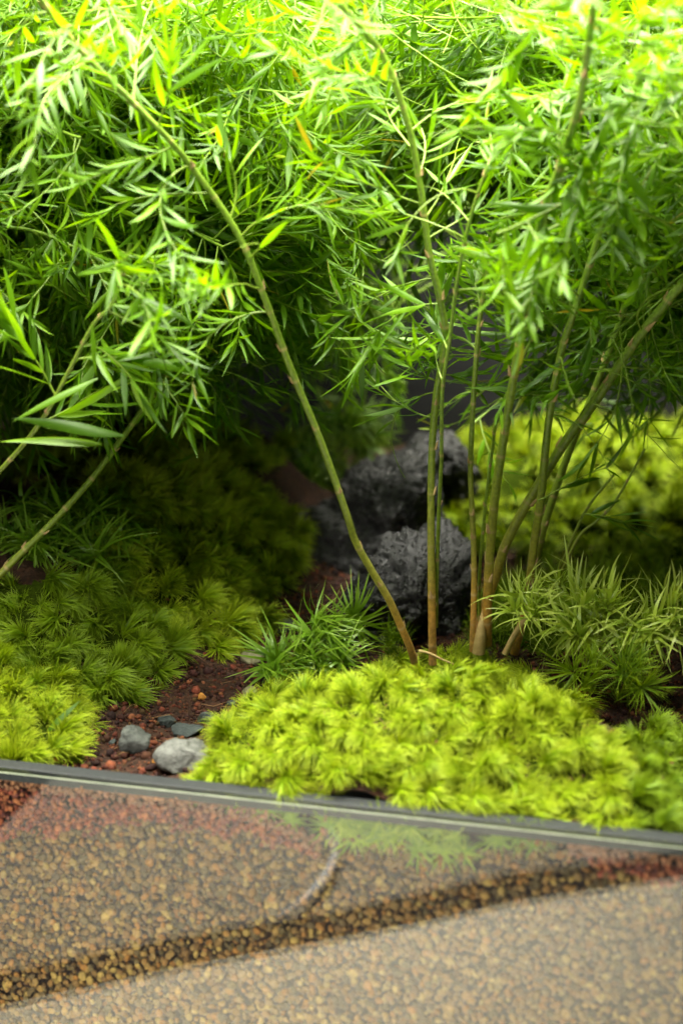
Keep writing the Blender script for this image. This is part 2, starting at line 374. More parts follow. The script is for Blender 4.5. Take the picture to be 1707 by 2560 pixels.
# lower boundary of the red layer and of the moss pressed on the glass, along the pane
def curve(pxs):
    a = np.array([gs(*p) for p in pxs]); return lambda s: np.interp(s, a[:, 0], a[:, 1])
red_low = curve([(-800, 2060), (0, 2090), (200, 2080), (330, 2050), (480, 2075), (620, 2085), (720, 2130), (790, 2130), (820, 2010), (1380, 2010), (1420, 2150), (1560, 2190), (1707, 2220), (2200, 2260)])
red_top = curve([(-800, 1930), (0, 1945), (400, 1990), (560, 2010), (650, 2030), (720, 2070), (790, 2110), (820, 2120), (1380, 2120), (1420, 2110), (1600, 2130), (2200, 2160)])
moss_low = curve([(400, 1990), (480, 2015), (640, 2020), (720, 2070), (860, 2110), (1000, 2135), (1120, 2165), (1280, 2150), (1400, 2080), (1500, 2105), (1707, 2130)])
def face_layer(step, t, size, base, s0=-18, s1=18):
    gx, gz = np.meshgrid(np.arange(s0, s1, step), np.arange(-10.5, -0.15, step * 0.9))
    gx = gx + (np.arange(gx.shape[0]) % 2)[:, None] * step / 2
    s = gx.ravel() + R.uniform(-.35, .35, gx.size) * step; z = gz.ravel() + R.uniform(-.35, .35, gx.size) * step
    keep = (z < red_low(s)) & (z < moss_low(s) + 0.25 + 0 * s); s, z = s[keep], z[keep]
    P = G0 + U * s[:, None] + N * (t + R.uniform(0, 0.05, len(s)))[:, None] + Z3 * z[:, None]
    return grains(P, size * R.uniform(0.65, 1.3, len(s)), pick(CLAY, len(s)), base, 0.55)
parts = [face_layer(0.215, 0.12, 0.098, ICO2), face_layer(0.20, 0.30, 0.098, ICO1)]
def join(parts):
    V, F, C, off = [], [], [], 0
    for v, f, c in parts: V.append(v); F.append(f + off); C.append(c); off += len(v)
    return np.vstack(V), np.vstack(F), np.vstack(C)
V, F, C = join(parts)
g = link('clay_granules', new_mesh('clay_granules', V, F, M['grain'], {'shade': C}), kind='stuff')
tag(g, 'tan and brown clay granules packed behind the front glass', 'gravel')
# red crumbs behind the glass
n = 18000; s = R.uniform(-18, 18, n); z = R.uniform(-3.2, -0.2, n); k = (z > red_low(s) - 0.1 + 0.15 * np.sin(s * 5)) & (z < np.maximum(red_top(s), red_low(s)) + 0.05)
s, z = s[k], z[k]; P = G0 + U * s[:, None] + N * R.uniform(0.06, 0.3, len(s))[:, None] + Z3 * z[:, None]
cc = pick(REDS * 0.85, len(s)); top = z > red_top(s) - 0.35; cc[top] = cc[top] * 0.5 + np.array([0.30, 0.17, 0.09]) * 0.55
V, F, C = grains(P, R.uniform(0.04, 0.095, len(s)), cc, ICO1)
g = link('red_soil_crumbs', new_mesh('red_soil_crumbs', V, F, M['grain'], {'shade': C}), kind='stuff')
tag(g, 'thin layer of brick red crumbs just under the rim', 'soil')
# crumbs lying on the open soil path
n = 22000; px = R.uniform(150, 1707, n); py = R.uniform(1380, 1960, n); P, ok = hit(px, py); P = P[ok]
tq = (P - G0) @ N; P = P[(tq > RIM + 0.05)]; size = R.gamma(2.2, 0.02, len(P)); size = np.clip(size, 0.015, 0.17)
pal = np.vstack([REDS * 0.35, REDS * 0.2, REDS * 0.13, REDS * 0.1, REDS * 0.5, CLAY[:2] * 0.35]); P[:, 2] += size * 0.2
V, F, C = grains(P, size, pick(pal, len(P)), ICO1)
g = link('soil_crumbs', new_mesh('soil_crumbs', V, F, M['grain'], {'shade': C}), kind='stuff')
tag(g, 'reddish brown crumbs scattered over the open soil path', 'soil')

# ------------------------------------------------------------------ stones and lava rocks
def radial_rock(lobes, planes=0, seed=0, sub=4, rough=0.08, fine=0.03, freq=1.0, pits=0.0, cut=0.75):
    V0, F = ico(sub); rr = np.random.default_rng(seed)
    D = V0 / np.linalg.norm(V0, axis=1, keepdims=True); rad = np.zeros(len(D))
    for c, r in lobes:
        c = np.array(c, float); r = np.array(r, float)
        a = ((D / r) ** 2).sum(1); b = -2 * ((D / r) * (c / r)).sum(1); q = ((c / r) ** 2).sum() - 1
        disc = b * b - 4 * a * q; h = np.where(disc > 0, (-b + np.sqrt(np.maximum(disc, 0))) / (2 * a), 0); rad = np.maximum(rad, h)
    if planes:
        mean = rad.mean()
        for _ in range(planes):
            nrm = unit(rr.normal(size=3)); dn = D @ nrm; ext = (rad * dn).max(); h = ext * rr.uniform(cut, 0.97)
            lim = np.where(dn > 1e-3, h / np.maximum(dn, 1e-3), 1e9); rad = np.minimum(rad, lim)
    V = D * rad[:, None]; off = rr.uniform(0, 50, 3); sz = rad.mean(); out = np.empty(len(V))
    for i_, v in enumerate(V):
        p = Vector(v * freq / sz + off); d = rough * (noise.fractal(p * 1.3, 1.0, 2.0, 4)) + fine * noise.noise(p * 9)
        if pits:
            dd = noise.voronoi(p * 7.5)[0]; d -= pits * max(0, 0.42 - dd[0]) * max(0.35, 0.75 + noise.noise(p * 2.0) * 1.3)
            dd = noise.voronoi(p * 15)[0]; d -= pits * 0.6 * max(0, 0.45 - dd[0]) + 0.02 * noise.noise(p * 22)
        out[i_] = d
    return D * (rad + out * sz)[:, None], F
def stone(name, px, py, wpx, hpx, mat, label, cat, seed, group=None, depth=0.9, z=None, planes=16, sink=0.25):
    P, _ = hit(np.array([px]), np.array([py + hpx * 0.35])); P = P[0]; f = proj(P)[2]
    rx = wpx / 2 * f / FPX; rz = hpx / 2 * f / FPX
    V, F = radial_rock([((0, 0, 0), (rx * 1.08, rx * depth, rz * 1.08))], planes, seed, 5, 0.13, 0.05, cut=0.58)
    c = P + Z3 * (rz * (1 - sink * 2) + 0.0)
    o = link(name, new_mesh(name, V + Z3 * 0, F, M[mat]), loc=c); tag(o, label, cat, group); return o
grp = 'small stones on the soil path'
stone('pebble', 467, 1885, 150, 92, 'pale_stone', 'largest pale grey stone touching the bright moss at the rim', 'stone', 3, grp)
stone('pebble', 335, 1850, 98, 84, 'grey_stone', 'rounded mid grey stone left of the large pale stone', 'stone', 5, grp)
stone('pebble', 470, 1826, 90, 46, 'dark_stone', 'slate grey stone right behind the large pale stone', 'stone', 8, grp)
stone('pebble', 422, 1801, 52, 34, 'dark_stone', 'small dark wedge stone behind the two front grey stones', 'stone', 12, grp)
stone('pebble', 521, 1795, 56, 38, 'dark_stone', 'dark stone on red soil beside the left edge of bright moss', 'stone', 15, grp)
stone('pebble', 634, 1642, 62, 40, 'tan_stone', 'round olive grey stone alone on the shaded soil path', 'stone', 18, grp)
stone('pebble', 706, 1562, 66, 42, 'grey_stone', 'blue grey stone at the back below the lava rock', 'stone', 22, grp)
stone('pebble', 628, 1731, 40, 32, 'tan_stone', 'small tan stone tucked under the dark green hair moss', 'stone', 25, grp)
stone('pebble', 577, 1758, 28, 20, 'dark_stone', 'tiny blue grey stone in the middle of the soil path', 'stone', 28, grp)
stone('pebble', 504, 1742, 26, 22, 'orange_stone', 'tiny orange stone in the middle of the soil path', 'stone', 31, grp)
stone('pebble', 283, 1857, 22, 16, 'dark_stone', 'tiny dark stone left of the mid grey stone', 'stone', 33, grp)
stone('pebble', 140, 1900, 22, 14, 'orange_stone', 'tiny orange stone at the rim below the left bright moss', 'stone', 35, grp)
stone('pebble', 392, 1902, 22, 18, 'orange_stone', 'tiny reddish stone against the left side of the pale stone', 'stone', 37, grp)

def rock(name, lobes_px, depth, label, seed, **kw):
    C0 = np.mean([aty(a[0], a[1], depth + a[4]) for a in lobes_px], axis=0); lobes = []
    for (px, py, rxp, rzp, dy, ry) in lobes_px:
        c = aty(px, py, depth + dy); f = proj(c)[2]; lobes.append((c - C0, (rxp * f / FPX, ry, rzp * f / FPX)))
    V, F = radial_rock(lobes, sub=6, seed=seed, rough=0.17, fine=0.035, freq=1.8, pits=0.55, planes=14, cut=0.72, **kw)
    o = link(name, new_mesh(name, V, F, M['lava']), loc=C0); tag(o, label, 'rock', 'black lava rocks'); return o
rock('lava_rock', [(880, 1390, 175, 150, 0, 2.6), (980, 1260, 150, 115, 0.6, 2.6), (1050, 1200, 90, 90, 1.2, 2.0), (820, 1390, 120, 130, -0.3, 2.4)], 67.5, 'larger black lava rock lying behind, its left side against moss', 41)
rock('lava_rock', [(985, 1450, 105, 150, 0, 2.2), (960, 1590, 75, 110, 0, 1.8), (915, 1500, 70, 110, 0.4, 1.8), (1110, 1480, 105, 190, 1.2, 2.2), (1080, 1600, 120, 110, 1.0, 2.0)], 60.5, 'upright black lava rock right behind the fern stems', 44)
rock('lava_rock', [(1090, 1150, 90, 70, 0, 1.8), (1150, 1200, 60, 60, 0, 1.6)], 71.5, 'small dark lava rock farthest back between stems and moss', 47)

# ------------------------------------------------------------------ moss
def blades(dirs, L, wd, curl, base, down=0.0, seg=4, tintr=(0, 1), rr=R, wide_mid=0.0):
    """flat tapering blades; dirs unit start directions, curl bends them outward/down"""
    n = len(dirs); u = np.linspace(0, 1, seg + 1)
    side = unit(np.cross(dirs, Z3 + rr.normal(0, .15, (n, 3)))); nrm = unit(np.cross(side, dirs))
    P = np.repeat(base[:, None], seg + 1, 1).astype(float)
    d = dirs.copy()
    rows = [base.copy()]
    for k in range(seg):
        d = unit(d - nrm * (curl * (0.35 + 1.1 * k / seg))[:, None] + Z3 * (-down)[:, None] * (k / seg) if np.ndim(down) else d - nrm * (curl * (0.35 + 1.1 * k / seg))[:, None])
        rows.append(rows[-1] + d * (L / seg)[:, None])
    P = np.stack(rows, 1)
    wprof = (1 - u) ** 0.75 * (1 + wide_mid * np.sin(np.pi * u)); wprof[-1] = 0
    Vl = P - side[:, None] * (wd[:, None] * wprof[None])[..., None] / 2
    Vr = P + side[:, None] * (wd[:, None] * wprof[None])[..., None] / 2
    V = np.concatenate([Vl, Vr[:, :-1]], 1); m = 2 * seg + 1
    q = np.array([(k, seg + 1 + k, seg + 2 + k, k + 1) for k in range(seg - 1)]); t = np.array([(seg - 1, 2 * seg, seg)])
    off = (np.arange(n) * m)[:, None, None]
    Q = (q[None] + off).reshape(-1, 4); Tt = (t[None] + off).reshape(-1, 3)
    al = np.concatenate([u, u[:-1]]); AL = np.tile(al, (n, 1)); TI = np.repeat(rr.uniform(*tintr, n)[:, None], m, 1)
    return V.reshape(-1, 3), [Q, Tt], AL.ravel(), TI.ravel()
def tuft_mesh(name, mat, nb=70, Lr=(0.55, 1.0), wr=(0.05, 0.085), spread=0.9, sweep=(0, 0), curl=(0.1, 0.35), stemh=0.35, seed=0, tw=0.25, seg=4, wide_mid=0.0, down=None):
    rr = np.random.default_rng(seed); th = rr.uniform(0, 2 * np.pi, nb); ph = np.sqrt(rr.uniform(0, 1, nb)) * spread
    D = np.stack([np.sin(ph) * np.cos(th) + sweep[0], np.sin(ph) * np.sin(th) + sweep[1], np.cos(ph)], -1); D = unit(D)
    hh = (1 - ph / max(spread, 1e-3)) * stemh * rr.uniform(0.4, 1, nb)
    base = np.stack([0.05 * np.cos(th), 0.05 * np.sin(th), hh], -1)
    L = rr.uniform(*Lr, nb) * (0.7 + 0.3 * np.cos(ph))
    V, F, AL, TI = blades(D, L, rr.uniform(*wr, nb), rr.uniform(*curl, nb), base, seg=seg, rr=rr, wide_mid=wide_mid,
                          down=np.full(nb, down) if down is not None else 0.0)
    base_t = rr.uniform(0, 1); TI = (base_t + (TI - 0.5) * tw) % 1.0
    return new_mesh(name, V, F, mat, {'along': AL, 'tint': np.clip(TI, 0.01, 0.99)}, smooth=True)
TUFT = {}
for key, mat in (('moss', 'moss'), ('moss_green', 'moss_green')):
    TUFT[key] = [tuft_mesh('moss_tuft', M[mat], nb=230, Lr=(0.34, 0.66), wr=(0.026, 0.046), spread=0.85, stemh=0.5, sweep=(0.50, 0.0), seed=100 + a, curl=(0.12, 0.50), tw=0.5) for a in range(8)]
TUFT['fine'] = [tuft_mesh('moss_tuft', M['moss_green'], nb=45, Lr=(0.5, 0.9), wr=(0.02, 0.04), spread=1.1, seed=200 + a, curl=(0.0, 0.3)) for a in range(4)]
TUFT['hair'] = [tuft_mesh('hair_tuft', M['hair'], nb=48, Lr=(1.1, 2.3), wr=(0.08, 0.14), spread=1.15, seed=300 + a, curl=(0.25, 1.1), stemh=0.8, seg=8) for a in range(5)]
TUFT['pale'] = [tuft_mesh('hair_tuft', M['pale'], nb=20, Lr=(0.9, 2.0), wr=(0.10, 0.17), spread=1.15, seed=400 + a, curl=(-0.55, 0.95), stemh=0.5, seg=7) for a in range(5)]
TUFT['star'] = [tuft_mesh('hair_tuft', M['pale'], nb=26, Lr=(1.5, 2.4), wr=(0.12, 0.19), spread=1.1, sweep=(0.5, 0), seed=500 + a, curl=(0.0, 0.45), stemh=0.7, seg=7) for a in range(3)]

def in_poly(px, py, poly):
    poly = np.array(poly, float); inside = np.zeros(len(px), bool); j_ = len(poly) - 1
    for i_ in range(len(poly)):
        xi, yi = poly[i_]; xj, yj = poly[j_]
        c = ((yi > py) != (yj > py)) & (px < (xj - xi) * (py - yi) / (yj - yi + 1e-9) + xi); inside ^= c; j_ = i_
    return inside
def place(root, base, meshes, P, Nn, sc, lean=0.3, name='tuft', toward=None, coherent=False):
    extra = []
    for k in range(len(P)):
        z = Nn[k] + R.normal(0, lean, 3)
        if toward is not None: z = z + np.array(toward)
        z = Vector([float(c) for c in unit(z)]); q = z.to_track_quat('Z', 'Y').to_matrix().to_4x4()
        s_ = float(sc * R.uniform(0.8, 1.25))
        m = Matrix.Translation(Vector([float(c) for c in (P[k] - base)]) * S) @ q @ Matrix.Rotation((random.uniform(0, 6.28) if not coherent else -1.2 + 3.2 * noise.noise(Vector((P[k] * 0.33).tolist())) + random.gauss(0, 0.55)), 4, 'Z') @ Matrix.Scale(s_, 4)
        me = meshes[random.randrange(len(meshes))]
        if k < 298:
            o = bpy.data.objects.new(name, me); COL.objects.link(o); o.parent = root; o.matrix_basis = m
        else: extra.append((me, m))
    if extra:
        bm_ = bmesh.new(); lay = None
        for me, m in extra:
            c = me.copy(); c.transform(m); bm_.from_mesh(c); bpy.data.meshes.remove(c)
        c = bpy.data.meshes.new('moss_tips'); bm_.to_mesh(c); bm_.free(); c.materials.append(meshes[0].materials[0])
        o = bpy.data.objects.new('small_tufts', c); COL.objects.link(o); o.parent = root; o['kind'] = 'stuff'
def cushion(poly, kind, label, dmin, sc, lean=0.3, toward=(0, -0.25, 0), maxn=700, lift=0.0, group='moss cushions'):
    poly = np.array(poly, float); n = 9000
    px = R.uniform(poly[:, 0].min(), poly[:, 0].max(), n); py = R.uniform(poly[:, 1].min(), poly[:, 1].max(), n)
    k = in_poly(px, py, poly); P, ok = hit(px[k], py[k]); P = P[ok]
    t = (P - G0) @ N; P = P[t > RIM + 0.32]
    acc = []
    for p in P:
        if len(acc) >= maxn: break
        if acc and (((np.array(acc) - p) ** 2).sum(1).min() < dmin * dmin): continue
        acc.append(p)
    P = np.array(acc); P = P[np.argsort(((P - np.array([0, 0, H])) ** 2).sum(1))]; base = P.mean(0); base[2] = float(terrain(base[0], base[1]))
    root = thing('moss_cushion', base, label, 'moss', group)
    q = proj(TV); m_ = in_poly(q[0], q[1], poly) & (((TV - G0) @ N) > RIM + 0.2); fk = m_[TF].all(1)
    if fk.any():
        ids = np.unique(TF[fk]); rm = np.zeros(len(TV), int); rm[ids] = np.arange(len(ids))
        link('moss_base', new_mesh('moss_base', TV[ids] + Z3 * 0.12 - base, rm[TF[fk]], M['mossbase']), root, kind='stuff')
    place(root, base, TUFT[kind], P + Z3 * (lift - 0.1 + R.uniform(-0.32, 0.30, (len(P), 1)) * sc), tnormal(P), sc, lean, 'moss_tuft', toward, coherent=True)
    return root, len(P)
cnt = []
cnt.append(cushion([(505, 1960), (560, 1850), (620, 1760), (760, 1715), (900, 1705), (1050, 1670), (1130, 1660), (1290, 1680), (1400, 1740), (1470, 1830), (1520, 1900), (1580, 2100), (500, 1990)], 'moss', 'large bright yellow green moss cushion along the rim, centre right', 0.37, 1.15, toward=(0.05, -0.45, 0))[1])
cnt.append(cushion([(-120, 1690), (0, 1700), (90, 1705), (190, 1740), (215, 1800), (190, 1880), (100, 1895), (-120, 1885)], 'moss', 'small bright yellow moss cushion at the rim, far left', 0.38, 1.15, toward=(0.1, -0.4, 0))[1])
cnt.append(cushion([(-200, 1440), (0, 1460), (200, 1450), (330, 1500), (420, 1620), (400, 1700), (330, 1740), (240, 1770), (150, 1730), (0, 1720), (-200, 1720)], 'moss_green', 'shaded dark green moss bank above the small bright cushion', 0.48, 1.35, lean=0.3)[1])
cnt.append(cushion([(230, 1200), (420, 1170), (600, 1190), (700, 1270), (750, 1350), (720, 1430), (640, 1500), (650, 1590), (560, 1620), (420, 1610), (330, 1500), (250, 1420)], 'moss', 'shaded green moss bank left of the lava rocks', 0.48, 1.35, lean=0.3)[1])
cnt.append(cushion([(60, 1060), (300, 1060), (560, 1080), (720, 1130), (640, 1190), (420, 1180), (200, 1200), (60, 1200)], 'moss', 'olive moss at the back under the dense left foliage', 0.7, 1.25)[1])
cnt.append(cushion([(1110, 1180), (1160, 1050), (1400, 1030), (1707, 1060), (1900, 1060), (1900, 1400), (1650, 1440), (1450, 1400), (1300, 1380), (1130, 1400)], 'moss', 'blurred bright moss mound at the back behind the right stems', 0.68, 1.3)[1])
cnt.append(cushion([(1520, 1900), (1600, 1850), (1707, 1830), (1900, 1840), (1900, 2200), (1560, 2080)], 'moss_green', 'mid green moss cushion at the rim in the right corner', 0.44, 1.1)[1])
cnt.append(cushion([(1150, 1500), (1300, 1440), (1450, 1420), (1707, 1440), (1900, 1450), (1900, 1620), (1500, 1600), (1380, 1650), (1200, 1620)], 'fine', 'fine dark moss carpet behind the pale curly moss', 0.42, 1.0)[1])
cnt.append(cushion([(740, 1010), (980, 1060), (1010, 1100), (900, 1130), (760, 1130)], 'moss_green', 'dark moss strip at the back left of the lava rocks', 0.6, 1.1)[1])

def clump(kind, spots, label, sc, depth=None, toward=(0, -0.3, 0), lean=0.5, group='clumps of long leaved moss', name='hair_moss_clump'):
    Ps = []
    for s_ in spots:
        if len(s_) == 3: Ps.append(aty(*s_))
        else:
            P, ok = hit(np.array([s_[0]], float), np.array([s_[1]], float)); Ps.append(P[0])
    P = np.array(Ps); base = P.mean(0); root = thing(name, base, label, 'moss', group)
    place(root, base, TUFT[kind], P, np.tile(Z3, (len(P), 1)), sc, lean, 'moss_tuft', toward); return root
def spots(cx, cy, rx, ry, n, y=None):
    out = []
    for _ in range(n):
        a, r_ = random.uniform(0, 6.28), math.sqrt(random.random())
        p = (cx + rx * r_ * math.cos(a), cy + ry * r_ * math.sin(a))
        out.append(p if y is None else (*p, y + random.uniform(-.6, .6)))
    return out
clump('hair', [(880, 1540, 57.2), (850, 1560, 56.8), (820, 1570, 56.6), (790, 1600, 56.4), (850, 1610, 56.2), (760, 1630, 56.2), (810, 1640, 56), (730, 1670, 56), (860, 1655, 56), (780, 1680, 55.6), (700, 1700, 55.8), (690, 1655, 56.4)], 'dark glossy long leaved moss clump in front of the lava rock', 0.85, toward=(-0.45, -0.6, -0.1), lean=0.6)
clump('hair', spots(150, 1350, 170, 80, 22), 'shaded long leaved moss on the far left slope', 1.0)
clump('hair', spots(790, 1180, 110, 60, 16, 72), 'long leaved moss at the back behind the larger lava rock', 0.95)
clump('hair', spots(870, 1100, 70, 50, 10, 73), 'bright curly moss sprout above the larger lava rock', 0.9)
clump('star', [(1330, 1500, 55), (1370, 1510, 54.6), (1400, 1470, 55.4), (1430, 1520, 54.8), (1350, 1540, 54.4), (1290, 1530, 55)], 'moss clump with broad pointed leaves right of the stem bases', 0.72, toward=(-0.6, -0.5, 0), lean=0.55)
clump('pale', spots(1500, 1560, 90, 60, 15, 53.5), 'pale curly moss clump in front of the fine dark moss', 0.95, lean=0.6)
clump('pale', spots(1640, 1560, 60, 70, 9, 53.5), 'pale wiry moss clump at the right edge of the photo', 1.0, lean=0.5)
clump('fine', spots(1520, 1700, 100, 60, 14, 52.0), 'dark sparse moss hanging in the hollow at right', 1.4)
clump('fine', spots(985, 1610, 22, 55, 10, 57.4), 'small dark moss tuft clinging beside the leftmost rooted stem', 0.8)

# moss pressed against the inside of the front glass
n = 0; P = []
for _ in range(4000):
    px = random.uniform(410, 1460); s_, z = gs(px, 1960 + (px) * 0.11)
    s_ = s_; zl = float(moss_low(s_)); z = random.uniform(zl + 0.15, -0.35) if zl < -0.5 else None
    if z is None: continue
    p = st(s_, 0.12, z)
    if P and ((np.array(P) - p) ** 2).sum(1).min() < 0.40 ** 2 or noise.noise(Vector((s_ * 1.1, z * 1.5, 3))) < -0.12: continue
    P.append(p)
P = np.array(P[:300]); base = P.mean(0)
root = thing('moss_cushion', base, 'moss seen pressed behind the glass just below the rim', 'moss', 'moss cushions')
FLAT = []
for a in range(6):
    rr = np.random.default_rng(600 + a); nb = 44; th = rr.uniform(0, 2 * np.pi, nb)
    D = unit(np.stack([np.cos(th), np.sin(th), rr.normal(0, 0.12, nb)], -1))
    Vv, Ff, AL, TI = blades(D, rr.uniform(0.35, 0.8, nb), rr.uniform(0.05, 0.09, nb), rr.uniform(-0.2, 0.2, nb), np.zeros((nb, 3)), rr=rr)
    Vv = Vv[:, [0, 2, 1]] * np.array([1, -1, 1])
    FLAT.append(new_mesh('pressed_tuft', Vv, Ff, M['pressed'], {'along': AL * 0.8, 'tint': TI * 0.6 + 0.3}))
ang = math.atan2(U[1], U[0])
for p in P:
    o = bpy.data.objects.new('moss_tuft', random.choice(FLAT)); COL.objects.link(o); o.parent = root
    o.matrix_basis = Matrix.Translation(Vector([float(c) for c in (p - base)]) * S) @ Matrix.Rotation(ang, 4, 'Z') @ Matrix.Rotation(random.uniform(0, 6.28), 4, 'Y') @ Matrix.Scale(random.uniform(.75, 1.1), 4)

# ------------------------------------------------------------------ asparagus ferns
def leaf_template(asp, bend, fold, twist, seed):
    seg = 7; u = np.linspace(0, 1, seg + 1); wv = np.sin(np.pi * np.clip(u, 0, 1) ** 0.8) ** 0.8 * (1 - 0.25 * u) * asp / 2
    wv[0] = 0.012; wv[-1] = 0.0
    z = np.sin(bend * u) / max(abs(bend), 1e-3) * (1 if bend > 0 else -1) if abs(bend) > 1e-3 else u
    z = np.sin(abs(bend) * u) / abs(bend); y = (1 - np.cos(abs(bend) * u)) / abs(bend) * (1 if bend > 0 else -1)
    mid = np.stack([0 * u, y, z], -1)
    a = twist * u; sx = np.stack([np.cos(a), np.sin(a), 0 * a], -1)
    up = np.stack([-np.sin(a), np.cos(a), 0 * a], -1)
    Lf = mid - sx * wv[:, None] + up * (wv * fold)[:, None]; Rt = mid + sx * wv[:, None] + up * (wv * fold)[:, None]
    V = np.concatenate([Lf, mid, Rt]); n_ = seg + 1
    F = [(k + b * n_, k + (b + 1) * n_, k + 1 + (b + 1) * n_, k + 1 + b * n_) for b in (0, 1) for k in range(seg)]
    return V, np.array(F)
rt = np.random.default_rng(5)
LEAF = []
for k in range(12):
    V, F = leaf_template(rt.uniform(0.085, 0.135), rt.uniform(0.1, 0.65) * rt.choice([-1, 1]), rt.uniform(0.15, 0.5), rt.uniform(-0.9, 0.9), k)
    LEAF.append((V, F, new_mesh('leaf', V, F, M['leaf'], {'tint': np.full(len(V), rt.uniform(0, 1)), 'along': V[:, 2]})))
b = bmesh.new(); bmesh.ops.create_cone(b, cap_ends=False, segments=5, radius1=0.055, radius2=0.004, depth=0.2)
BV = np.array([v.co[:] for v in b.verts]) + np.array([0, 0, 0.08]); BF = [[v.index for v in f.verts] for f in b.faces]; b.free()
BV[:, 0] += BV[:, 2] * 0.35
BRACT = new_mesh('bract', BV, np.array(BF), M['bract'])

# where foliage is allowed to grow, as seen from the path side
GAPS = [([(960, 560), (1075, 600), (1060, 1000), (1180, 1130), (900, 1130), (820, 1010), (800, 900), (880, 820), (940, 700)], 0.2),
        ([(1090, 830), (1200, 820), (1290, 900), (1240, 1150), (1080, 1150)], 0.45),
        ([(1330, 1010), (1707, 960), (1800, 1000), (1800, 1300), (1300, 1300)], 0.50),
        ([(560, 890), (820, 900), (900, 1050), (560, 1060)], 0.30)]
LOW = [(-300, 1230), (0, 1190), (180, 1220), (330, 1150), (480, 1120), (560, 1090), (800, 1080), (1000, 1060), (1100, 1160), (1300, 1230), (1500, 1180), (1707, 1080), (2100, 1040)]
lx, ly = np.array(LOW).T
def allowed(px, py, soft=60):
    n = len(px); ok = R.uniform(0, 1, n) > sstep(-soft, soft, py - np.interp(px, lx, ly))
    for poly, pr in GAPS:
        ok &= ~(in_poly(px, py, poly) & (R.uniform(0, 1, n) < pr))
    return ok
STATS = []
KEEP = []      # main stems that no nearer leaf should cover: (px, py, depth) samples
def clear_of_stems(q, q2=None):
    ok = np.ones(len(q[0]), bool)
    for sx, sy, sf in KEEP:
        d = np.hypot(q[0][:, None] - sx[None], q[1][:, None] - sy[None]); j_ = d.argmin(1)
        ok &= ~((d.min(1) < 42) & (q[2] < sf[j_] + 0.6) & (R.uniform(0, 1, len(ok)) < 0.93))
    return ok
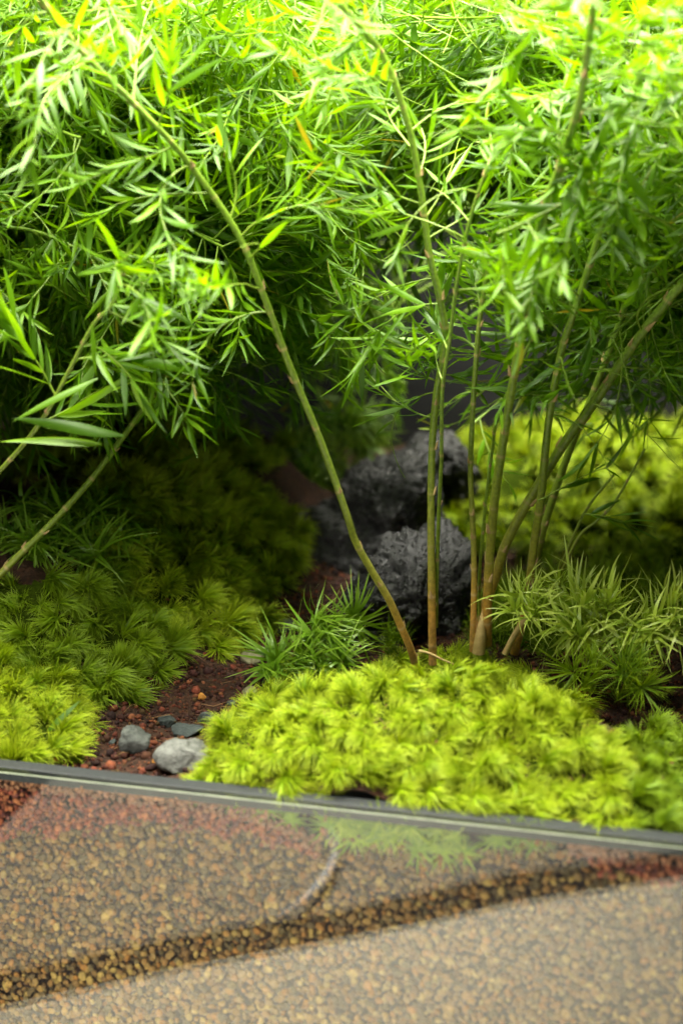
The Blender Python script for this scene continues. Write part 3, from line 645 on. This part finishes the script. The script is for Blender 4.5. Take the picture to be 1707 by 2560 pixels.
class Fern:
    def __init__(s, base, label, name='asparagus_fern', group='asparagus fern plants'):
        s.base = np.array(base, float); s.root = thing(name, s.base, label, 'fern', group); s.P = []; s.D = []; s.Nn = []; s.L = []; s.tw = []
    def stem(s, path, r0, r1, nodes=True, base_tan=True, name='stem', step=0.07):
        pts = spline(path, step); n = len(pts); ln = np.concatenate([[0], np.cumsum(np.linalg.norm(np.diff(pts, axis=0), axis=1))])
        rad = np.interp(ln / ln[-1], [0, 0.25, 1], [r0 * 1.12, r0 * 0.98, r1]); joint = np.zeros(n); njs = []
        if nodes:
            d = random.uniform(0.5, 1.0)
            while d < ln[-1] - 0.3:
                i_ = int(np.searchsorted(ln, d)); njs.append(i_); d += random.uniform(0.6, 2.0)
            for i_ in njs:
                g_ = np.exp(-((ln - ln[i_]) / 0.045) ** 2); amp = random.uniform(0.2, 1.0); rad = rad * (1 + 0.10 * amp * g_); joint = np.maximum(joint, g_ * 0.8 * amp)
        V, F = tube(pts - s.base, rad, 10)
        al = np.clip(ln / 14.0 + (0 if base_tan else 0.35), 0, 1)
        o = link(name, new_mesh(name, V, F, M['stem'], {'along': np.repeat(al, 10), 'joint': np.repeat(joint, 10)}), s.root)
        for q, i_ in enumerate(njs):
            a = pts[min(i_ + 1, n - 1)] - pts[i_ - 1]; T = unit(a); sd = unit(np.cross(T, R.normal(size=3)))
            bo = bpy.data.objects.new('bract', BRACT); COL.objects.link(bo); bo.parent = o
            X_ = Vector(sd.tolist()); Zv = Vector(T.tolist()); Y_ = Zv.cross(X_)
            m = Matrix((X_, Y_, Zv)).transposed().to_4x4(); sc = r0 / 0.10 * random.uniform(0.8, 1.35)
            bo.matrix_basis = Matrix.Translation(Vector((pts[i_] - s.base + sd * rad[i_] * 0.75).tolist()) * S) @ m @ Matrix.Scale(sc, 4)
        return pts, ln
    def twig(s, p, d, length, leafL, r=0.03, dens=1.0, first=0.15, keep=True):
        if keep and p[0] > 2.5 and p[1] > 69: return
        """a side twig with whorls of narrow leaves"""
        n = max(4, int(length / 0.22)); pts = [np.array(p, float)]; d = unit(d); wob = R.normal(0, 0.10, 3)
        for k in range(n):
            d = unit(d + wob * 0.5 + R.normal(0, 0.05, 3) + np.array([0, 0, -0.035])); pts.append(pts[-1] + d * length / n)
        pts = np.array(pts); q = proj(pts)
        if keep and not allowed(q[0][-1:], q[1][-1:], 80)[0]: return
        V, F = tube(pts - s.base, np.linspace(r, r * 0.35, n + 1), 6)
        s.tw.append((V, F, np.full(len(V), 0.8)))
        ln = 0.0; k = 0; T = unit(np.gradient(pts, axis=0)); tot = length; pos = first * length; rollv = random.uniform(0, 6.28)
        while pos < tot:
            f_ = pos / tot * n; i_ = min(int(f_), n - 1); P0 = pts[i_] + (pts[i_ + 1] - pts[i_]) * (f_ - i_); t = T[i_]
            a = unit(np.cross(t, Z3 + R.normal(0, .1, 3))); b_ = np.cross(t, a)
            m = 1 if random.random() < .12 else random.choice([2, 3, 3, 4]); m = max(1, int(round(m * dens)))
            for w_ in range(m):
                an = rollv + w_ * 2 * math.pi / m + random.uniform(-.5, .5); el = random.uniform(0.45, 0.95)
                dd = unit(t * math.cos(el) + (a * math.cos(an) + b_ * math.sin(an) * 0.65) * math.sin(el))
                s.P.append(P0); s.D.append(dd); s.L.append(leafL * random.uniform(0.55, 1.2) * (1 - 0.3 * (pos / tot) ** 3)); 
                s.Nn.append(unit(Z3 + R.normal(0, 0.4, 3)))
            rollv += 0.9; pos += random.uniform(0.33, 0.62)
        for w_ in range(3):   # tip spray
            s.P.append(pts[-1]); s.D.append(unit(T[-1] + R.normal(0, .35, 3))); s.L.append(leafL * random.uniform(.5, .9)); s.Nn.append(unit(Z3 + R.normal(0, 0.5, 3)))
    def dress(s, pts, ln, f0, f1, gap=0.9, length=(3, 6), leafL=1.7, bias=(0, 0, 0), r=0.032, dens=1.0, droop=0.15):
        d = f0 * ln[-1]; sgn = 1
        while d < f1 * ln[-1]:
            i_ = int(np.searchsorted(ln, d)); i_ = min(max(i_, 1), len(pts) - 2); T = unit(pts[i_ + 1] - pts[i_ - 1])
            az = R.normal(size=3); sd = unit(np.cross(T, az)); 
            s.twig(pts[i_], sd * 0.9 + T * 0.5 + np.array(bias) - Z3 * droop, random.uniform(*length), leafL * random.uniform(.85, 1.15), r, dens)
            d += gap * random.uniform(0.6, 1.4)
    def finish(s, prune=True):
        if not s.P:
            return
        P = np.array(s.P); D = np.array(s.D); L = np.array(s.L); Nn = np.array(s.Nn)
        mid = P + D * L[:, None] * 0.55; q = proj(mid); q0 = proj(P); q1 = proj(P + D * L[:, None])
        keep = allowed(q[0], q[1], 50) if prune else np.ones(len(P), bool)
        b0_ = np.array([4.0, 46, 48]); bd_ = unit(np.array([2.0, 62, 3]) - b0_)
        for pp in (P, mid, P + D * L[:, None]):
            rel = pp - b0_; keep &= (np.linalg.norm(rel - (rel @ bd_)[:, None] * bd_, axis=1) > 1.7)
        keep &= (q[2] > 30) & ~((mid[:, 0] > 2.5) & (mid[:, 1] > 69.5))
        if prune: keep &= clear_of_stems(q) & clear_of_stems(q0) & clear_of_stems(q1)
        t_ = (mid - G0) @ N; keep &= (mid[:, 2] > terrain(mid[:, 0], mid[:, 1]) + 0.3) & (t_ < BACK - 0.8)
        P, D, L, Nn = P[keep], D[keep], L[keep], Nn[keep]; size = np.hypot(q1[0] - q0[0], q1[1] - q0[1])[keep]
        vis = ((q[0] > 0) & (q[0] < 1707) & (q[1] > 0) & (q[1] < 2560))[keep]; score = size * vis - 1e-3 * q[2][keep]
        X_ = unit(np.cross(D, Nn)); Y_ = np.cross(D, X_)
        Mx = np.stack([X_, Y_, D], -1)   # columns
        order = np.argsort(-score * (60.0 / q[2][keep]) ** 2); var = R.integers(0, len(LEAF), len(P)); wsc = R.uniform(0.85, 1.25, len(P)) * getattr(s, 'wide', 1.0)
        for i_ in order[:295]:
            o = bpy.data.objects.new('leaf', LEAF[var[i_]][2]); COL.objects.link(o); o.parent = s.root
            c = P[i_] - s.base; m = Mx[i_] * L[i_]; m = m * np.array([wsc[i_], wsc[i_], 1.0])
            o.matrix_basis = Matrix(((m[0, 0], m[0, 1], m[0, 2], c[0] * S), (m[1, 0], m[1, 1], m[1, 2], c[1] * S), (m[2, 0], m[2, 1], m[2, 2], c[2] * S), (0, 0, 0, 1)))
        rest = order[295:]; Vs, Fs, Ts, As = [], [], [], []; off = 0
        for v_ in range(len(LEAF)):
            idx = rest[var[rest] == v_]
            if not len(idx): continue
            V0, F0, _ = LEAF[v_]; m = Mx[idx] * L[idx][:, None, None]; m = m * np.stack([wsc[idx], wsc[idx], np.ones(len(idx))], -1)[:, None, :]
            V = np.einsum('nij,kj->nki', m, V0) + (P[idx] - s.base)[:, None]
            Fs.append((F0[None] + (np.arange(len(idx)) * len(V0))[:, None, None]).reshape(-1, 4) + off)
            Vs.append(V.reshape(-1, 3)); Ts.append(np.repeat(R.uniform(0, 1, len(idx)), len(V0))); As.append(np.tile(V0[:, 2], len(idx))); off += len(idx) * len(V0)
        if Vs:
            o = link('foliage', new_mesh('foliage', np.vstack(Vs), np.vstack(Fs), M['leaf'], {'tint': np.concatenate(Ts), 'along': np.concatenate(As)}), s.root, kind='stuff')
        for (V, F, al) in s.tw:
            pass
        big = sorted(s.tw, key=lambda a: -len(a[0]))
        for V, F, al in big[:40]:
            link('twig', new_mesh('twig', V, F, M['stem'], {'along': al, 'joint': np.zeros(len(V))}), s.root)
        if len(big) > 40:
            off = 0; Vs, Fs, Al = [], [], []
            for V, F, al in big[40:]: Vs.append(V); Fs.append(F + off); Al.append(al); off += len(V)
            link('fine_twigs', new_mesh('fine_twigs', np.vstack(Vs), np.vstack(Fs), M['stem'], {'along': np.concatenate(Al), 'joint': np.zeros(off)}), s.root, kind='stuff')
        STATS.append((s.root['label'][:30], len(P), len(s.tw)))
K = 1.0887
def path(pts, y0, y1=None):
    """view-measured points (1568 wide view) at depths running from y0 to y1"""
    n = len(pts); out = []
    for k, p in enumerate(pts):
        u = k / (n - 1); y = y0 + ((y1 if y1 is not None else y0) - y0) * u
        out.append(aty(p[0] * K, p[1] * K, y))
    return out

PB = path([(993, 1525), (990, 1300), (990, 1080), (1000, 920), (1022, 780), (1010, 690), (985, 580), (965, 430), (935, 280), (880, 130), (790, 20), (730, -80)], 55.6, 52)
PD = path([(1092, 1490), (1112, 1400), (1138, 1320), (1165, 1240), (1225, 1130), (1300, 1010), (1360, 930), (1440, 810), (1500, 730), (1568, 650), (1660, 560), (1760, 440)], 56.8, 54)
def keep_clear(pts):
    q = proj(spline(pts, 0.3)); KEEP.append(q)
# A: long stem arching left
pA = path([(957, 1545), (944, 1495), (919, 1436), (892, 1376), (850, 1305), (815, 1241), (794, 1176), (735, 1010), (665, 840), (610, 690), (545, 535), (430, 370), (320, 250), (200, 130), (110, 20), (50, -80)], 54.6, 51)
keep_clear(pA[7:11]); keep_clear(PB[5:9]); keep_clear(PD[3:10])
f = Fern(pA[0], 'long fern stem arching to the upper left from the moss edge')
pts, ln = f.stem(pA, 0.105, 0.075); f.dress(pts, ln, 0.52, 1.0, 0.75, (2.5, 5), 1.5, bias=(-0.1, 0, 0.0)); f.finish()
# B: upright pair
pB = path([(993, 1525), (990, 1300), (990, 1080), (1000, 920), (1022, 780), (1010, 690), (985, 580), (965, 430), (935, 280), (880, 130), (790, 20), (730, -80)], 55.6, 52)
f = Fern(pB[0], 'upright fern with a thick and a thin stem before the lava rock')
pts, ln = f.stem(pB, 0.115, 0.085); f.dress(pts, ln, 0.62, 1.0, 0.7, (2.5, 5), 1.5)
p2 = path([(1000, 1440), (1003, 1300), (1007, 1180), (1013, 1050), (1015, 900), (1032, 780), (1050, 640), (1080, 500), (1120, 380)], 55.9, 52)
pts, ln = f.stem(p2, 0.06, 0.05, base_tan=False); f.dress(pts, ln, 0.55, 1.0, 0.8, (2, 4), 1.5)
q = aty(1015 * K, 880 * K, 55); f.twig(q, (-1, -0.1, 0.35), 3.6, 1.9, keep=False); f.twig(aty(1020 * K, 700 * K, 54.5), (-1, 0, 0.25), 3.6, 1.8, keep=False)
for (sx, sy, dx, dz, L_) in ((1012, 640, -1, 0.05, 4.2), (1018, 740, -1, -0.15, 4.6), (1016, 820, -1, 0.1, 3.8), (1005, 900, -1, -0.05, 4.0), (992, 960, -1, 0.15, 3.0), (1016, 800, 1, 0.1, 2.2), (1012, 860, 1, -0.1, 2.0)):
    f.twig(aty(sx * K, sy * K, 55.3), (dx, random.uniform(0.0, 0.6), dz), L_, 1.5, r=0.026, keep=False)
f.finish()
# C: the cluster of stems
pC = path([(1118, 1480), (1120, 1340), (1135, 1150), (1165, 950), (1190, 800), (1215, 650), (1250, 480), (1290, 370), (1330, 230), (1350, 100), (1370, -60)], 56.2, 48)
f = Fern(pC[0], 'fern cluster with orange stem bases in the middle right'); f.wide = 1.3
pts, ln = f.stem(pC, 0.135, 0.095); f.dress(pts, ln, 0.48, 1.0, 0.65, (2, 4.5), 1.4, bias=(0, -0.35, 0))
for arr, r0, a, b_, df, tan in (
    ([(1084, 1495), (1088, 1300), (1080, 1100), (1082, 1000), (1090, 860), (1105, 700), (1140, 500)], 0.09, 56, 54, 0.6, True),
    ([(1103, 1480), (1100, 1330), (1112, 1180), (1130, 1030), (1142, 960), (1190, 840), (1240, 740)], 0.055, 56.5, 54, 0.75, False),
    ([(1120, 1380), (1128, 1180), (1160, 1000), (1180, 860), (1230, 700)], 0.05, 57, 57, 0.6, False)):
    pts, ln = f.stem(path(arr, a, b_), r0, r0 * 0.75, base_tan=tan); f.dress(pts, ln, df, 1.0, 0.8, (2, 4), 1.5, bias=(0, -0.2, 0))
q = aty(1110 * K, 860 * K, 50); 
f.finish()
# D: thick leaning stem
pD = path([(1092, 1490), (1112, 1400), (1138, 1320), (1165, 1240), (1225, 1130), (1300, 1010), (1360, 930), (1440, 810), (1500, 730), (1568, 650), (1660, 560), (1760, 440)], 56.8, 54)
f = Fern(pD[0], 'thickest fern stem leaning far to the right edge')
pts, ln = f.stem(pD, 0.15, 0.125)
f.dress(pts, ln, 0.55, 1.0, 0.9, (2.5, 5), 1.6)
p2 = path([(1180, 1500), (1207, 1390), (1225, 1250), (1240, 1150), (1260, 960), (1290, 800), (1330, 680), (1400, 450), (1440, 300), (1480, 100)], 57, 52)
pts, ln = f.stem(p2, 0.125, 0.08); f.dress(pts, ln, 0.5, 1.0, 0.8, (2.5, 5), 1.6, bias=(0.1, -0.2, 0))
p2 = path([(1228, 1290), (1245, 1220), (1280, 1110), (1320, 1000), (1370, 880), (1440, 680), (1500, 420), (1540, 200)], 60, 57)
pts, ln = f.stem(p2, 0.12, 0.08, base_tan=False); f.dress(pts, ln, 0.45, 1.0, 0.8, (2.5, 5), 1.7)
for (sx, sy, dx, dz, L_) in ((1262, 950, 1, 0.1, 3.2), (1275, 880, -1, 0.0, 2.6), (1360, 925, 1, -0.3, 3.4), (1440, 815, 1, -0.45, 3.6), (1500, 730, 1, -0.6, 3.4), (1295, 800, 1, -0.2, 3.2), (1235, 1150, 1, 0.5, 2.6), (1400, 870, -0.7, -0.6, 2.4)):
    f.twig(aty(sx * K, sy * K, 55), (dx, random.uniform(-0.5, 0.4), dz), L_, 1.5, r=0.026, keep=False)
f.finish()
# short tan shoot and thin shoots at the right
rp = path([(1158, 1502), (1190, 1442), (1225, 1397)], 55.2, 55.2); pts = spline(rp); V, F = tube(pts - rp[0], np.linspace(0.10, 0.085, len(pts)), 12)
o = link('cut_stem', new_mesh('cut_stem', V, F, M['root']), loc=rp[0]); tag(o, 'short bare tan cut stem leaning right at the cluster base', 'stem')
f = Fern(aty(1290 * K, 1290 * K, 58), 'two thin dark green shoots ending in a dry brown tip')
f.stem(path([(1278, 1320), (1300, 1270), (1345, 1170), (1408, 1090)], 58, 57), 0.05, 0.04, base_tan=False)
f.stem(path([(1290, 1310), (1330, 1230), (1370, 1195), (1412, 1150), (1480, 1030)], 57.6, 57), 0.045, 0.035, base_tan=False)
f.twig(aty(1340 * K, 1180 * K, 57), (1, -0.2, -0.1), 1.2, 1.6, keep=False); f.finish(False)
# L: stem at the left, and a near plant with larger leaves
pL = path([(-30, 1350), (50, 1270), (130, 1190), (215, 1095), (300, 980), (370, 880), (450, 760), (520, 640), (575, 520), (600, 380)], 57, 60)
f = Fern(pL[0], 'fern with a stem rising from the left edge over shaded moss')
pts, ln = f.stem(pL, 0.10, 0.07, base_tan=False); f.dress(pts, ln, 0.38, 1.0, 0.6, (2.5, 4.5), 1.7)
f.twig(aty(375 * K, 880 * K, 58), (1, -0.1, 0.42), 3.2, 1.4, keep=False)
f.finish()
pN = path([(-120, 1200), (20, 1060), (100, 960), (160, 850), (215, 745), (262, 690), (300, 560)], 53, 51)
f = Fern(pN[0], 'near fern with large dark leaves at the middle left')
pts, ln = f.stem(pN, 0.07, 0.04, base_tan=False); f.dress(pts, ln, 0.3, 1.0, 0.9, (1.5, 3.5), 2.1)
for (x, y, ex, ey, L_) in ((225, 868, 20, 955, 2.6), (285, 1000, 30, 950, 3.0), (235, 1020, 0, 975, 2.8), (212, 745, 222, 870, 1.5), (265, 700, 415, 770, 1.9), (262, 700, 400, 720, 1.8)):
    a = aty(x * K, y * K, 51); b_ = aty(ex * K, ey * K, 50.6); f.P.append(a); f.D.append(unit(b_ - a)); f.L.append(float(np.linalg.norm(b_ - a))); f.Nn.append(unit(Z3 + np.array([0, -0.6, 0])))
f.finish(False)

# the dense ferns behind: many arching stems
def bush(label, bases, targets, n, L=(3, 6), leafL=1.38, gap=0.42, f0=0.35, r=0.08, dens=1.0, wide=1.0):
    b0 = np.mean(bases, axis=0); b0 = np.array([b0[0], b0[1], float(terrain(b0[0], b0[1]))])
    f = Fern(b0, label); f.wide = wide
    for k in range(n):
        bx, by = bases[k % len(bases)]; bx += random.uniform(-1.2, 1.2); by += random.uniform(-1.2, 1.2)
        B = np.array([bx, by, float(terrain(bx, by)) - 0.1]); x0, x1, y0, y1, d0, d1 = targets
        T_ = aty(random.uniform(x0, x1), random.uniform(y0, y1), random.uniform(d0, d1))
        m1 = B * 0.65 + T_ * 0.35 + np.array([0, 0, 7.0]); m2 = B * 0.3 + T_ * 0.7 + np.array([0, 0, 5.0])
        pts, ln = f.stem([B, m1, m2, T_], r, r * 0.5, nodes=False)
        f.dress(pts, ln, f0, 1.0, gap, L, leafL, r=0.028, dens=dens)
    f.finish()
bush('dense fern mass filling the upper left', [(-19, 66), (-21, 62), (-18, 70)], (-150, 450, 0, 850, 54, 66), 18)
bush('dense fern at the top centre left', [(-19, 74), (-20, 71)], (300, 800, -50, 750, 56, 70), 17)
bush('shaded fern behind, hanging over the centre', [(-21, 78), (20, 79)], (450, 1100, -50, 850, 64, 78), 16)
bush('fern at the back left against the grey wall', [(-20, 77), (-22, 75)], (-200, 650, 100, 1000, 66, 78), 18)
bush('low shaded fern hanging over the left moss bank', [(-20, 68), (-22, 72)], (-100, 720, 650, 1060, 60, 74), 14, f0=0.5)
bush('mid green fern sprays between the two arching stems', [(-19, 66), (-20, 70)], (350, 1000, 330, 960, 58, 66), 17, f0=0.5, L=(2, 4), gap=0.5)
bush('dark fern sprays in the gap before the grey wall', [(-21, 76), (20, 77)], (600, 1130, 620, 1000, 68, 79), 12, f0=0.55, L=(2, 4), gap=0.55)
bush('shaded fern sprays hanging low on the right', [(20, 68), (19, 71)], (1120, 1800, 650, 1100, 60, 70), 18, f0=0.55, L=(2, 4), gap=0.55)
bush('fern behind the stems at the top right', [(20, 70), (21, 73)], (950, 1450, -80, 550, 57, 70), 16)
bush('fern at the right edge with dark blurred leaves', [(20, 66), (19, 62)], (1350, 1850, -50, 850, 52, 68), 18)
bush('bright blurred fern nearest at the upper right', [(15, 55), (16, 53)], (1150, 1600, 0, 600, 46.5, 51), 5, leafL=1.25, L=(1.5, 3), gap=0.8, f0=0.7, r=0.07, wide=1.5)
bush('topmost bright fern under the lamp', [(-21, 68), (19, 69)], (-100, 1300, -350, 150, 54, 66), 16)

# ------------------------------------------------------------------ loose things
def single_leaf(a, b_, y, label, name='fallen_leaf', wide=1.0):
    A = aty(a[0], a[1], y); B = aty(b_[0], b_[1], y - 0.3); D = unit(B - A); L_ = float(np.linalg.norm(B - A))
    Nn = unit(np.array([0.2, -0.8, 0.6])); X_ = unit(np.cross(D, Nn)); Y_ = np.cross(D, X_); m = np.stack([X_ * wide, Y_, D], -1) * L_
    o = bpy.data.objects.new(name, LEAF[3][2]); COL.objects.link(o)
    o.matrix_basis = Matrix(((*[float(v) for v in m[0]], A[0] * S), (*[float(v) for v in m[1]], A[1] * S), (*[float(v) for v in m[2]], A[2] * S), (0, 0, 0, 1)))
    tag(o, label, 'leaf', 'loose leaves standing in the moss')
single_leaf((175, 1580), (255, 1480), 57.5, 'loose green leaf standing upright in the shaded left moss')
single_leaf((385, 1500), (320, 1405), 60.0, 'loose dark green leaf lying on the middle moss bank')
single_leaf((115, 1835), (190, 1755), 50.3, 'rolled pale green leaf stuck in the small bright left cushion', wide=1.2)

# dry needles and fibres lying on the soil path, and a short tan shoot in the stem cluster
n = 80; px = R.uniform(180, 1000, n); py = R.uniform(1500, 1900, n); P, ok = hit(px, py); P = P[ok]; P = P[((P - G0) @ N) > RIM + 0.3]
Vs, Fs, off = [], [], 0
for p in P:
    a = random.uniform(0, 6.28); L_ = random.uniform(0.25, 0.9); d = np.array([math.cos(a), math.sin(a), random.uniform(-0.05, 0.25)]); bnd = R.normal(0, 0.08, 3)
    V, F = tube(np.array([p + Z3 * 0.10, p + Z3 * 0.12 + d * L_ * 0.5 + bnd, p + Z3 * 0.10 + d * L_]), np.array([0.014, 0.012, 0.006]), 4); Vs.append(V); Fs.append(F + off); off += len(V)
g = link('dry_needles', new_mesh('dry_needles', np.vstack(Vs), np.vstack(Fs), M['straw']), kind='stuff'); tag(g, 'thin dry tan needles and fibres littering the soil path', 'debris')
bp = path([(1098, 1500), (1104, 1450), (1112, 1400), (1118, 1370)], 55.9, 55.9); pts = spline(bp, 0.1)
V, F = tube(pts - bp[0], np.interp(np.linspace(0, 1, len(pts)), [0, 0.3, 1], [0.20, 0.19, 0.02]), 12)
o = link('shoot', new_mesh('shoot', V, F, M['root']), loc=bp[0]); tag(o, 'short pointed tan shoot between the orange stem bases', 'shoot')
rp2 = path([(962, 1495), (985, 1500), (1010, 1512), (1040, 1525)], 55.0, 54.6); pts = spline(rp2, 0.1); V, F = tube(pts - rp2[0], np.linspace(0.05, 0.025, len(pts)), 8)
o = link('root', new_mesh('root', V, F, M['root']), loc=rp2[0]); tag(o, 'thin pale root lying on the moss by the upright stems', 'root')

# white cable added on the table, unseen, only to make a curved reflection in the pane
cp = [mirror(x, y, TZ + 0.5) for x, y in ((815, 2080), (832, 2120), (828, 2160), (800, 2210), (750, 2260), (690, 2295))]
pts = spline(cp, 0.5); V, F = tube(pts - cp[0], 0.17 * np.sin(np.linspace(0.25, 2.9, len(pts))) + 0.02, 10)
o = link('reflection_arc', new_mesh('reflection_arc', V, F, M['white']), loc=cp[0]); tag(o, 'white curved cable mirrored as a pale arc in the glass', 'streak')
